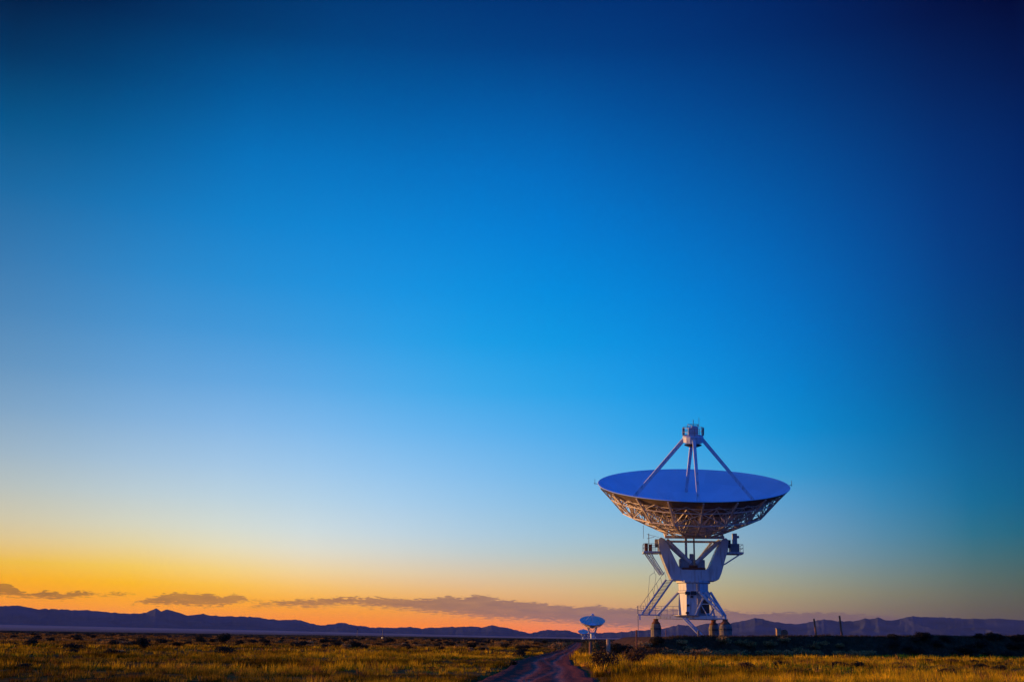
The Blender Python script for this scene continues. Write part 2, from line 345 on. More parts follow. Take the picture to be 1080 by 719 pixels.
# mountains
RIDGE = [(-260,634),(-180,637),(-120,633),(-60,637),(0,638.5),(18,638),(35,641.5),(60,642),(80,642.7),(100,643.7),(120,645.5),(140,646.5),(152,646.3),(160,643),(165,641),(170,644.5),(176,642),(190,646),(198,648.8),(213,647),(225,649),(245,649.5),(270,650.5),(290,653),(300,653.6),(312,652.7),(325,656),(338,659),(350,657.5),(360,656),(372,658.5),(390,661),(410,661.5),(432,660.7),(445,662.5),(455,660.8),(465,661.5),(480,660.5),(497,660),(508,661),(519,658.7),(530,661),(545,664),(560,667.5),(568,665.5),(578,664),(600,664.5),(612,668),(625,667),(650,666.5),(660,666),(672,664.5),(690,663),(700,662.3),(715,658.5),(722,659),(733,660.5),(745,657.5),(760,656.5),(770,657),(785,654),(797,651.2),(805,652.5),(815,655),(830,657),(841,657.5),(855,655),(868,653),(880,654),(900,654.8),(912,651.8),(918,652.6),(926,650.6),(936,654),(948,652.5),(962,649.5),(975,650),(1000,651),(1020,652.5),(1040,652.3),(1054,651.3),(1066,653),(1080,654),(1140,655),(1220,652),(1340,660)]
RAE = np.array([azel(x, y) for x, y in RIDGE]); RC = 17500.
ma = np.linspace(RAE[0, 0], RAE[-1, 0], 1300); tcr = np.tan(np.radians(np.interp(ma, RAE[:, 0], RAE[:, 1])))*RC+EYE
tcr = tcr + (fbm(ma*7, ma*0, 31, 6)-.5)*26*np.where(np.abs(ma+15.9) < 1.2, .25, 1)
mr = np.concatenate([np.linspace(13500, RC, 46), np.linspace(RC+200, 24000, 16)])
MA, MR = np.meshgrid(ma, mr); TC = np.broadcast_to(tcr, MA.shape)
ridgeu = MA*RC*math.pi/180
gul = 1-np.abs(2*fbm(ridgeu/900+.25*fbm(ridgeu/800, MR/800, 44), MR/3500, 41, 5)-1)*2
fr = np.clip((MR-13500)/(RC-13500), 0, 1)
hf = TC*(fr**1.5)*(1-.55*(1-np.clip(gul, 0, 1))*np.sin(np.pi*np.clip(fr, 0, 1))**.8) 
spur = 90*np.clip(vn(ridgeu/2300, 0*MR, 51)-.35, 0, 1)*np.exp(-((fr-.45)/.22)**2)
hf = np.minimum(hf+spur*np.clip(TC/300, 0, 1), TC*np.clip(.25+fr*.76, 0, 1))
hb = TC*np.clip(1-(MR-RC)/6500, 0, 1)
MZ = np.where(MR <= RC, hf, hb); MZ[0] = -30
V = np.stack([MR*np.sin(np.radians(MA)), MR*np.cos(np.radians(MA)), MZ], -1).reshape(-1, 3); k = len(ma)
ii, jj = np.meshgrid(np.arange(len(mr)-1), np.arange(k-1)); Fq = np.stack([ii*k+jj, ii*k+jj+1, (ii+1)*k+jj+1, (ii+1)*k+jj], -1).reshape(-1, 4)
MNT = mat('mountain_rock', (.05, .062, .085), 1, var=.25, scale=.002, spec=0)
mnt = npmesh('mountains', V, Fq, MNT, nside=4, smooth=True); tag(mnt, kind='structure')

# ------------------------------------------------------------------ radio telescope
def telescope(loc, tilt, label, group, full=True):
    root = empty('radio_telescope', loc); tag(root, label, 'radio telescope', group)
    T = Matrix.Translation((0, 0, 12.65)) @ Matrix.Rotation(tilt, 4, 'X')
    VW, RIMW = 3.52, 7.86
    surfw = lambda r: VW+(RIMW-VW)*(r/12.5)**2
    # reflector: inner skin, rolled rim and back skin
    m = MB(T); prof = [(12.5*t, surfw(12.5*t)) for t in np.linspace(.02, 1, 26)]
    prof += [(12.53, RIMW+.03), (12.6, RIMW-.03), (12.5, RIMW-.06)]
    ns = 96 if full else 48; m.lathe(prof, ns, caps=False); refl = m.build('reflector', DISH if full else FARDISH, root, smooth=True)
    at = refl.data.attributes.new('panel', 'FLOAT', 'FACE'); pr = np.random.default_rng(3).uniform(0, .10, (8, 24)); vals = np.zeros(len(refl.data.polygons))
    for j in range(25):
        for i in range(ns): vals[j*ns+i] = pr[j//4, i*24//ns]
    at.data.foreach_set('value', vals.astype(np.float32))
    m = MB(T); m.lathe([(12.5*t+.04*t, surfw(12.5*t)-.12) for t in np.linspace(.995, .02, 26)], ns, caps=False); m.build('reflector_back', BACKSKIN, root, smooth=True)
    if full:
        q = MB(T).lathe([(1.35, surfw(1.3)+.02), (1.35, VW+.5), (1.15, VW+.9), (.35, VW+1.6), (.3, VW+1.9)], 20); q.build('feed_cone', WHITE, refl, smooth=True)
    # backup structure
    NR = 18 if full else 12
    low = [(12.45, RIMW-.25), (11.0, RIMW-1.85), (9.4, RIMW-3.75), (7.6, 3.16), (5.7, 2.24), (3.9, 1.38)]
    lowr = np.array([p[0] for p in low])[::-1]; loww = np.array([p[1] for p in low])[::-1]
    pt = lambda r, w, a: (r*math.cos(a), r*math.sin(a), w)
    kb = 1.0 if full else 2.0
    one = None if full else MB(T)
    for i in range(NR):
        a = 2*math.pi*(i+.5)/NR; m = one or MB(T)
        for (r0, w0), (r1, w1) in zip(low, low[1:]): m.bar(pt(r0, w0, a), pt(r1, w1, a), .20*kb, .16*kb)
        for (r0, w0), (r1, w1) in zip(low[:-1], low[1:]):
            top0 = surfw(r0-.2)-.2; rm = (r0+r1)/2; topm = surfw(rm)-.2
            if r0 > 12: m.bar(pt(r1, w1, a), pt(rm, topm, a), .09*kb)
            else:
                m.bar(pt(r0, w0, a), pt(r0, surfw(r0)-.2, a), .10*kb)
                m.bar(pt(r0, w0, a), pt(rm, topm, a), .09*kb); m.bar(pt(r1, w1, a), pt(rm, topm, a), .09*kb)
        for s in np.linspace(3.6, 10.6, 5): m.bar(pt(s, surfw(s)-.26, a), pt(s+1.6, surfw(s+1.6)-.26, a), .12*kb)
        if full: m.build('backup_rib', TRUSS, root)
    if full:
        for r, ws, th in ((11.0, RIMW-1.85, .10), (9.4, RIMW-3.75, .15), (7.6, 3.16, .10), (5.7, 2.24, .14)):
            m = MB(T)
            for i in range(NR):
                a, b = 2*math.pi*(i+.5)/NR, 2*math.pi*(i+1.5)/NR; m.bar(pt(r, ws, a), pt(r, ws, b), th)
                rr = r; mid = (a+b)/2; ru = r+(1.3 if r < 10 else .5)
                for e in (a, b): m.bar(pt(r, ws, e), pt(ru, surfw(ru)-.25, mid), .10 if r < 10 else .06)
                m.bar(pt(r, surfw(r)-.3, a), pt(r, surfw(r)-.3, b), .09)
            m.build('hoop_truss', TRUSS, root)
        m = MB(T)
        for i in range(NR):
            a, b = 2*math.pi*(i+.5)/NR, 2*math.pi*(i+1.5)/NR
            for (r0, w0), (r1, w1) in zip(low[1:-1], low[2:]):
                p, q = ((a, b) if i % 2 else (b, a)); m.bar(pt(r0, w0, p), pt(r1, w1, q), .075)
        m.build('cross_bracing', TRUSS, root)
    else:
        for r0, w0 in ((9.4, RIMW-3.75), (3.9, 1.38)):
            for i in range(NR): one.bar(pt(r0, w0, 2*math.pi*(i+.5)/NR), pt(r0, w0, 2*math.pi*(i+1.5)/NR), .2)
        one.build('backup_structure', TRUSS, root)
    # hub drum with heavy legs spreading upward
    m = MB(T); m.lathe([(3.0, 1.42), (3.3, 1.5), (4.95, 3.85)], 8, ph=math.pi/8); m.build('hub_drum', TRUSS, root)
    m = MB(T)
    for y in (-2.7, 2.7): m.bar((-3.85, y, 1.22), (3.85, y, 1.22), .3, .34)
    for x in (-3.7, 0, 3.7): m.bar((x, -2.7, 1.225), (x, 2.7, 1.225), .28, .3)
    m.build('hub_frame', TRUSS if full else GREY, root)
    if full:
        m = MB(T)
        for i in range(8):
            a = 2*math.pi*(i+.5)/8
            for s in (-1, 1): m.bar(pt(3.7, 1.5, a), pt(7.6, 4.4, a+s*.26), .17)
        m.build('hub_strut', WHITE, root)
    # quadrupod and apex
    for a in (0, math.pi/2, math.pi, 3*math.pi/2):
        m = MB(T); rf = 8.3; m.bar(pt(rf, surfw(rf)-.05, a), pt(1.25, 13.9, a), .36*(1 if full else 1.6), .42, w2=.42)
        m.build('quadrupod_leg', WHITE, root)
    m = MB(T).lathe([(1.1, 13.45), (1.38, 13.6), (1.38, 14.35), (1.2, 14.5), (.9, 14.5)], 16); ap = m.build('apex_housing', WHITE, root)
    m = MB(T).lathe([(.05, 12.85), (.6, 12.92), (1.12, 13.12), (1.16, 13.2), (1.1, 13.24), (.3, 13.3)], 28); m.build('subreflector', DARK, root, smooth=True)
    if full:
        MB(T).lathe([(.28, 13.2), (.28, 13.5)], 10).build('subreflector_mount', RUST, ap)
        m = MB(T); m.box((-.62, -.62, 14.5), (.62, .62, 15.55)); m.box((-.2, -.5, 15.55), (.45, .3, 15.75)); m.build('equipment_box', WHITE, ap)
        m = MB(T)
        for s in range(12):
            a, b = 2*math.pi*s/12, 2*math.pi*(s+1)/12
            m.bar(pt(1.36, 14.5, a), pt(1.36, 15.55, a), .06)
            for h in (15.0, 15.55): m.bar(pt(1.36, h, a), pt(1.36, h, b), .05)
        for sx in (-1.3, 1.3): m.box((sx-.12, -.2, 14.5), (sx+.12, .2, 15.5))
        m.build('railing', GREY, ap)
        m = MB(T)
        for s in range(10):
            a, b = 2*math.pi*s/10, 2*math.pi*(s+1)/10; m.bar(pt(.75, 15.95, a), pt(.75, 15.95, b), .05)
            if s % 2: m.bar(pt(.75, 15.5, a), pt(.75, 15.95, a), .05)
        m.bar((0, 0, 15.7), (0, 0, 16.6), .08); m.bar((.75, 0, 15.7), (.75, 0, 16.9), .04); m.build('mast', GREY, ap)
        for sx, nm in ((-1, 0), (1, 0)):
            m = MB(T); m.bar((sx*12.55, 0, RIMW-.1), (sx*13.1, 0, RIMW+.05), .05); m.bar((sx*12.95, 0, RIMW-.2), (sx*12.95, 0, RIMW+.6), .05); m.build('rim_sensor', GREY, refl)
    if full:
        for sx in (-1, 1): MB().bar((sx*2.9, 1.9, 12.9), (sx*.5, 1.2, 9.9), .34, n=8).build('elevation_strut', RUST if sx < 0 else WHITE, root)
        MB().bar((-3.7, 1.2, 12.75), (3.7, 1.2, 12.75), .3, n=8).build('cross_beam', TRUSS, root)
    # elevation struts and drive below the hub (static side)
    for sx in (-1, 1):
        for y in (-1.25, 1.15):
            MB().bar((sx*3.5, y, 12.75), (sx*.35, y*.6, 9.75), .56, .56, n=10).build('elevation_strut', WHITE, root)
    if full:
        MB().bar((.25, .3, 13.2), (.25, .3, 9.6), .2).build('elevation_screw', GREY, root); MB().bar((-.75, .9, 13.2), (-.75, .9, 9.8), .3).build('elevation_guide', WHITE, root)
        m = MB(); m.box((-1.75, -.9, 8.85), (-.2, 1.0, 10.35)); m.box((.2, -.9, 8.85), (1.5, 1.0, 10.2)); m.bar((-.2, -.4, 9.2), (-.2, -.4, 11.0), .5, .4)
        dh = m.build('drive_housing', GREY, root, bevel=.05)
        m = MB(); m.box((-1.5, -1.5, 8.84), (1.5, -.95, 9.12)); m.bar((-.6, -1.0, 9.3), (.5, -1.0, 9.3), .35, n=10); m.build('drive_motor', RUST, dh)
    # yoke
    poly = [(-4.6, 12.8), (-4.45, 11.4), (-3.05, 7.62), (-2.8, 7.4), (2.8, 7.4), (3.2, 7.62), (3.55, 8.4), (4.45, 11.4), (4.6, 12.8), (4.25, 13.1), (3.7, 12.85), (1.95, 9.15), (1.6, 8.85),
            (-1.6, 8.85), (-1.95, 9.15), (-3.7, 12.85), (-4.25, 13.1)]
    yk = MB().prism(poly, -1.5, 1.5).build('yoke', WHITE, root, bevel=.04 if full else 0)
    for sx in (-1, 1):
        m = MB(); m.bar((sx*3.6, 0, 12.4), (sx*4.95, 0, 12.4), 1.1, n=16); m.build('elevation_bearing', GREY, yk)
    if full:
        # side platforms
        for sx in (-1, 1):
            m = MB(); m.box((sx*5.5-1.05, -1.3, 11.0), (sx*5.5+1.05, 1.3, 11.25)); pf = m.build('side_platform', WHITE, root)
            m = MB()
            for x in np.linspace(-1, 1, 5):
                for y in (-1.25, 1.25): m.bar((sx*5.5+x, y, 11.2), (sx*5.5+x, y, 12.25), .045)
            for h in (11.75, 12.25):
                for y in (-1.25, 1.25): m.bar((sx*5.5-1, y, h), (sx*5.5+1, y, h), .045)
                m.bar((sx*6.5, -1.25, h), (sx*6.5, 1.25, h), .045)
            m.build('railing', GREY, pf)
            for y in (-1.1, 1.1):
                m = MB(); m.bar((sx*6.2, y, 11.0), (sx*4.05 if sx > 0 else -4.3, y, 9.6 if sx > 0 else 8.2), .14); 
                if sx < 0:
                    m.bar((-5.6, y, 11.0), (-3.9, y, 8.2), .12)
                    for t in np.linspace(.05, .95, 8):
                        m.bar((-6.2+1.9*t, y, 11-2.8*t), (-5.6+1.7*t, y, 11-2.8*(min(t+.07, 1))), .05)
                m.build('platform_brace', WHITE, pf)
            if sx < 0:
                MB().box((-6.3, -.5, 11.25), (-5.9, .5, 12.35)).build('equipment_box', RUST, pf)
                MB().box((-5.75, -.6, 11.25), (-5.35, .6, 12.2)).build('equipment_box', RUST, pf)
                m = MB(); m.bar((-5.75, 0, 12.2), (-5.75, 0, 13.7), .09); m.bar((-6.0, 0, 13.0), (-5.0, 0, 13.25), .05); m.bar((-6.0, 0, 13.6), (-4.4, 0, 13.2), .04); m.bar((-6.45, 0, 13.0), (-6.45, 0, 14.8), .05); m.build('antenna_mast', GREY, pf)
            else:
                MB().box((4.95, -.7, 11.25), (6.1, .7, 12.4)).build('equipment_box', GREY, pf)
                m = MB(); m.box((5.3, -.3, 12.4), (5.9, .3, 13.8)); m.box((5.9, -.15, 13.2), (6.2, .15, 13.5)); m.build('cabinet', WHITE, pf)
                m = MB(); m.box((4.45, -.6, 12.0), (5.0, .6, 12.9)); m.build('encoder_box', DARK, pf)
    # pedestal tower: eight sided drum flaring to its base ring
    m = MB(); m.lathe([(2.35, 7.4), (2.35, 7.15), (2.05, 7.05), (2.02, 6.15), (2.15, 6.05), (2.15, 5.85), (2.0, 5.75), (2.15, 2.9)], 8 if full else 8, ph=math.pi/8*.55)
    tw = m.build('pedestal_tower', WHITE, root)
    COR = [(-5.0, 0.), (3.5, -4.0), (3.0, 4.0)]
    if full:
        for x, z, s in ((-1.0, 5.75, .28), (-.2, 5.78, .34), (-.45, 5.3, .18), (-.95, 4.2, .16), (-1.05, 3.2, .2)):
            MB().box((x-s, -2.12, z-s*.7), (x+s, -1.7, z+s*.7)).build('hatch', DARK, tw)
        MB().box((.7, -2.3, 3.2), (1.75, -1.5, 4.9)).build('access_door', DARK, tw)
    for i, (x, y) in enumerate(COR):
        x2, y2 = COR[(i+1) % 3]
        MB().bar((x, y, 2.62), (x2, y2, 2.62), .36, .42).build('base_beam', WHITE, root)
        for s in (-1, 1):
            d = Vector((x, y, 0)).normalized(); n2 = Vector((-d.y, d.x, 0))
            top = d*2.0+n2*s*(1.1 if i else .3)+Vector((0, 0, 5.9)); MB().bar(top, (x*.96+n2.x*s*.25, y*.96+n2.y*s*.25, 2.85), .34, .34, n=10).build('pedestal_brace', WHITE, root)
        MB().bar((x, y, 2.62), (x*.35, y*.35, 2.62), .3, .4).build('base_beam', WHITE, root)
        MB().lathe([(.34, 2.2), (.34, 2.42)], 8, c=(x, y)).build('foot_pad', RUST, root)
    if full:
        m = MB(); m.lathe([(2.9, 2.82), (2.9, 2.9), (2.7, 2.92)], 24); m.build('deck', GREY, root)
        # braced panel lattice on the camera side
        m = MB(); a = Vector((1.35, -2.2, 5.85)); b = Vector((-.1, -2.6, 2.85)); c = Vector((3.6, -3.7, 2.85))
        m.bar(a, b, .28, n=8); m.bar(a, c, .34, n=8); m.bar(a.lerp(b, .5), a.lerp(c, .5), .12); m.bar(a.lerp(c, .5), b.lerp(c, .5), .2); m.bar(b.lerp(c, .4), a.lerp(b, .5), .1)
        m.build('pedestal_brace', WHITE, root)
        # stair from the yoke to the access platform
        st = empty('stair', (0, 0, 0)); st.parent = root
        for o, q in ((-.45, 0), (.45, 0)):
            MB().bar((-3.25+o, -1.7, 7.5), (-6.5+o, -1.7, 2.95), .24, .26, n=8).build('stringer', WHITE, st)
        m = MB()
        for t in np.linspace(.03, .97, 24): m.box((-3.25-3.25*t-.42, -1.75, 7.5-4.55*t-.02), (-3.25-3.25*t+.42, -1.2, 7.5-4.55*t+.03))
        m.build('tread', GREY, st)
        m = MB()
        for y in (-1.78,):
            m.bar((-3.9, y, 8.5), (-7.1, y, 4.0), .045)
            for t in np.linspace(0, 1, 7): m.bar((-3.7-3.2*t, y, 7.6-4.5*t), (-3.9-3.2*t, y, 8.5-4.5*t), .04)
        m.build('handrail', GREY, st)
        m = MB(); m.box((-7.5, -2.6, 2.82), (-4.6, -.9, 2.94)); m.box((-7.3, -2.6, 2.2), (-7.15, -2.45, 2.82)); pl = m.build('access_platform', WHITE, root)
        m = MB()
        for x in np.linspace(-7.5, -2.2, 8): m.bar((x, -2.6, 2.9), (x, -2.6, 4.0), .045)
        for h in (3.45, 4.0): m.bar((-7.5, -2.6, h), (-2.2, -2.6, h), .04); m.bar((-7.5, -2.6, h), (-7.5, -.9, h), .04)
        m.bar((-4.6, -2.6, 2.9), (-2.2, -2.6, 2.9), .06)
        m.build('railing', GREY, pl)
        m = MB()
        for y in (-2.5, -2.1): m.bar((-7.45, y, 0), (-7.45, y, 4.0), .05)
        for z in np.arange(.3, 2.9, .3): m.bar((-7.45, -2.5, z), (-7.45, -2.1, z), .035)
        m.build('ladder', GREY, root)
        m = MB(); m.bar((-5.35, -1.2, 11), (-5.2, -1.7, 8.4), .045)
        for s in (-1, 1):
            m.bar((-5.2, -1.7, 8.4), (-5.2+s*.4-.2, -1.7, 8.0), .04); m.bar((-5.2+s*.4-.2, -1.7, 8.0), (-5.9+s*.35, -1.7, 4.0), .035)
        m.build('cable_guide', GREY, root)
        m = MB(); m.bar((-1.75, -3.1, 2.5), (.45, -3.3, .15), .2, .22, n=8); m.bar((-1.35, -3.1, 2.5), (.85, -3.3, .15), .2, .22, n=8)
        for t in np.linspace(.06, .94, 9): m.box((-1.7+2.2*t, -3.2, 2.48-2.35*t), (-1.3+2.2*t, -2.9, 2.53-2.35*t))
        m.build('entry_stair', WHITE, root)
        # a bundle of conduits running down the tower
        m = MB()
        for x in (.25, .4, .55): m.bar((x, -2.12, 2.9), (x, -2.12, 7.0), .07, n=6)
        m.build('conduit', GREY, root)
    else:
        MB().bar((-3.25, -1.7, 7.5), (-6.5, -1.7, 2.95), .5).build('stair', WHITE, root)
    return root, COR

TY = 153.2; base = P(732.6, 671, TY); TZ = 1.90
tel, COR = telescope((base.x, TY, TZ), R(17.6), 'large white dish antenna standing on three piers on the embankment, biggest in the picture', 'dish antennas on the plain')
tel.rotation_euler.z = R(-3); tel.scale.z = .98
names = ['dark concrete pier alone under the left corner of the big antenna', 'wide concrete pier nearest the viewer at the right corner of the big antenna', 'narrower concrete pier behind and left of the widest pier under the big antenna']
for (x, y), lb in zip(COR, names):
    ca, sa = math.cos(R(-3)), math.sin(R(-3)); X0, Y0 = base.x+x*ca-y*sa, TY+x*sa+y*ca; z0 = surf(X0, Y0)-.2; t = TZ+2.2*.98-z0
    r = empty('concrete_pier', (X0, Y0, z0)); tag(r, lb, 'pier', 'piers under the big antenna')
    wd = .80 if y < 0 else .68
    MB().lathe([(wd, 0), (wd, t-.75), (wd*.82, t-.45), (wd*.80, t-.4)], 12).build('shaft', CONC, r)
    MB().lathe([(wd*.84, t-.42), (wd*.84, t-.36), (wd*.55, t-.12), (wd*.4, t-.002)], 12).build('cap', RUST, r)
    MB().lathe([(wd*1.07, t-1.15), (wd*1.07, t-.95)], 12).build('band', DARK, r)
# distant antennas along the track
for px, Z, tilt, lb in ((624.6, 1160, R(22), 'small distant white dish antenna behind the bushes by the track'), (615.2, 2750, R(24), 'tiny farthest dish antenna just left of the small distant one')):
    b = P(px, 671, Z); telescope((b.x, Z, -.8 if Z < 2000 else -2), tilt, lb, 'dish antennas on the plain', full=False)

# ------------------------------------------------------------------ vegetation
def leafcloud(nb, rad, hgt, leaf, seed, cols, stems=True, lobes=6):
    r = np.random.default_rng(seed); c = []
    L = [(r.uniform(-.55, .55)*rad, r.uniform(-.55, .55)*rad, r.uniform(.35, .72)*hgt, r.uniform(.38, .6)*rad) for _ in range(lobes)]
    V = []; Fc = []; K = []
    for _ in range(nb):
        lx, ly, lz, lr = L[r.integers(lobes)]; d = r.normal(size=3); d /= np.linalg.norm(d); q = lr*(r.uniform(.35, 1)**.6)
        p = np.array([lx+d[0]*q, ly+d[1]*q, max(.03, lz+d[2]*q*hgt/rad*.75)])
        u = r.normal(size=3); u /= np.linalg.norm(u); u[2] = abs(u[2])*1.3; v = np.cross(u, r.normal(size=3)); v /= np.linalg.norm(v)
        s = leaf*r.uniform(.6, 1.4); k = len(V); V += [p-v*s*.35, p+v*s*.35, p+u*s*1.3]; Fc.append((k, k+1, k+2))
        cc = np.array(cols[r.integers(len(cols))])*r.uniform(.7, 1.3); K += [cc]*3
    if stems:
        for _ in range(14):
            a = r.uniform(0, 6.28); e = np.array([math.cos(a)*rad*.6*r.random(), math.sin(a)*rad*.6*r.random(), hgt*r.uniform(.5, .9)]); w = rad*.03
            k = len(V); V += [np.array([w, 0, 0.]), np.array([-w, w, 0.]), e]; Fc.append((k, k+1, k+2)); K += [np.array((.05, .035, .025))]*3
    return np.array(V), np.array(Fc), np.array(K)
DKC = [(.035, .034, .020), (.050, .045, .024), (.026, .026, .018)]
SGC = [(.46, .28, .08), (.32, .21, .06), (.58, .36, .13), (.12, .07, .03)]
YLC = [(.24, .18, .05), (.16, .14, .04), (.30, .20, .06)]
BRC = [(.14, .075, .03), (.09, .055, .025), (.19, .11, .04)]
def bushmesh(name, *a, **k):
    V, Fc, K = leafcloud(*a, **k); o = npmesh(name, V, Fc, BUSH, cols=K); C.objects.unlink(o); return o.data
DKM = [bushmesh('shrub', 1100, .9, .95, .10, s, DKC) for s in (1, 2, 3)]
SGM = [bushmesh('shrub', 800, .9, .80, .09, s, SGC) for s in (4, 5, 6)]
YLM = [bushmesh('shrub', 900, .8, .95, .11, s, YLC) for s in (7, 8)]
BRM = [bushmesh('shrub', 900, .9, 1.0, .10, s, BRC) for s in (9, 10)]
def bush(meshes, x, y, s, sz, label, group=None, name='shrub', cat='shrub'):
    o = bpy.data.objects.new(name, random.choice(meshes)); C.objects.link(o)
    o.location = (x, y, surf(x, y)-.04); o.scale = (s, s, sz); o.rotation_euler = (0, 0, random.uniform(0, 6.28)); tag(o, label, cat, group); return o
def gp(px, py):
    d = ray(px, py); t = -EYE/d.z if d.z < -1e-4 else 3000; return d.x*t, d.y*t
# larger single shrubs of the left plain (pixel of the foot, width in px)
for px, py, wpx, hk, lb in [
    (150, 685, 15, 1.35, 'tall dark shrub standing highest on the left plain below the twin peaks'),
    (32, 683, 17, .8, 'broad dark shrub on the far left of the plain'),
    (78, 686, 20, .6, 'wide low dark shrub between the far left shrub and the tall one'),
    (24, 703, 16, .6, 'dark shrub nearest the lower left corner of the plain'),
    (68, 700, 14, .6, 'dark shrub in the yellow grass right of the lower left corner one'),
    (212, 677.5, 11, .9, 'dark shrub at the left end of the short shrub row'),
    (236, 678, 16, 1.0, 'largest dark shrub in the middle of the short shrub row'),
    (224, 677.5, 8, .9, 'small dark shrub squeezed inside the short shrub row'),
    (268, 678.5, 9, .8, 'dark shrub at the right end of the short shrub row'),
    (188, 682, 13, .6, 'low dark shrub just right of the tall dark shrub'),
    (314, 683, 15, .6, 'low dark shrub with paired crowns left of the plain centre'),
    (357, 681, 10, 1.0, 'round dark shrub below the distant lit lamp, left one of two'),
    (371, 680, 8, 1.0, 'round dark shrub below the distant lit lamp, right one of two'),
    (412, 677, 13, .5, 'flat dark shrub just right of the distant lit lamp'),
    (428, 683, 11, .6, 'flat dark shrub between the lamp and the track'),
    (475, 682, 10, .8, 'dark shrub at the edge of the yellow grass left of the track'),
    (548, 692, 13, .8, 'dark shrub on the left verge where the track narrows'),
    (541, 700, 9, 1.0, 'dark shrub on the left verge of the track nearest the viewer')]:
    x, y = gp(px, py); y = min(y, 330); x = (px-540)/F*y if y >= 330 else x; s = wpx*y/F/1.5; bush(DKM, x, y, s, s*hk, lb)
# plain scrub that nothing tells apart
k = 0; R2 = np.random.default_rng(5)
while k < 190:
    a = R(R2.uniform(-26, 5)); d = 75*(6.5)**(R2.random()**.8); x, y = d*math.sin(a), d*math.cos(a)
    if abs(x-roadx(y)) < 3.2 or vn(x/30, y/30, 77) < .42: continue
    s = R2.uniform(.35, .95)*(1+d/900); bush(DKM+SGM[:1], x, y, s, s*R2.uniform(.5, .85), 'small low dark shrub scattered over the plain left of the track', 'scattered dark shrubs on the left plain'); k += 1
k = 0
while k < 26:
    x = R2.uniform(14, 62); y = R2.uniform(60, 105)
    if x/y > .46: continue
    s = R2.uniform(.4, .8); bush(DKM+BRM, x, y, s, s*.6, 'low brown shrub in the yellow grass right of the track', 'low shrubs in the right grass'); k += 1
# brush on the embankment face
for px in np.linspace(705, 905, 30):
    y = foot((px-540)/F*128); x = (px-540)/F*(y+2); yy = foot(x)+R2.uniform(-2, 4.5)
    s = R2.uniform(.8, 1.35); bush(SGM, x, yy, s, s*.8, 'grey green brush on the embankment face in front of the big antenna', 'brush on the embankment face')
for px in np.linspace(915, 1085, 24):
    x = (px-540)/F*145; yy = foot(x)+R2.uniform(-.5, 5.5); s = R2.uniform(.9, 1.4)
    bush(DKM, x, yy, s, s*.75, 'nearly black brush on the right end of the embankment face', 'dark brush on the right embankment')
# bushes round the post beside the track
for px, Y, s, hk, ms, lb in [(627, 118, 1.25, 1.25, YLM, 'yellow green bush beside the brown post near the track'), (633, 121, 1.3, 1.1, BRM, 'brown bush between the brown post and the pale post'),
                             (617, 122, .9, 1.1, YLM, 'small pale bush at the left of the brown post'), (650, 124, 1.4, 1.0, DKM, 'dark round bush right of the pale post'), (661, 124, 1.3, .9, DKM, 'dark bush at the low left end of the embankment'), (680, 127.5, 1.3, .7, SGM, 'grey brush on the low left end of the embankment right of the thin rusty post'), (692, 128, 1.2, .7, DKM, 'dark brush on the embankment straight below the left pier'), (652, 129, 1.3, .8, BRM, 'brown brush on the ramp end of the embankment left of the thin rusty post'), (664, 131, 1.2, .8, SGM, 'grey brush on the ramp end of the embankment left of the thin rusty post'),
                             (588, 150, 1.2, 1.2, SGM, 'grey bush left of the far track'), (594, 165, 1.1, 1.3, SGM, 'slim grey bush on the left edge of the far track'), (668, 76, 1.1, 1.0, BRM, 'brown bush in the grass right of the track nearest the viewer'),
                             (640, 66, 1.0, 1.05, BRM, 'reddish brown bush at the right verge of the track')]:
    bush(ms, (px-540)/F*Y, Y, s, s*hk, lb)

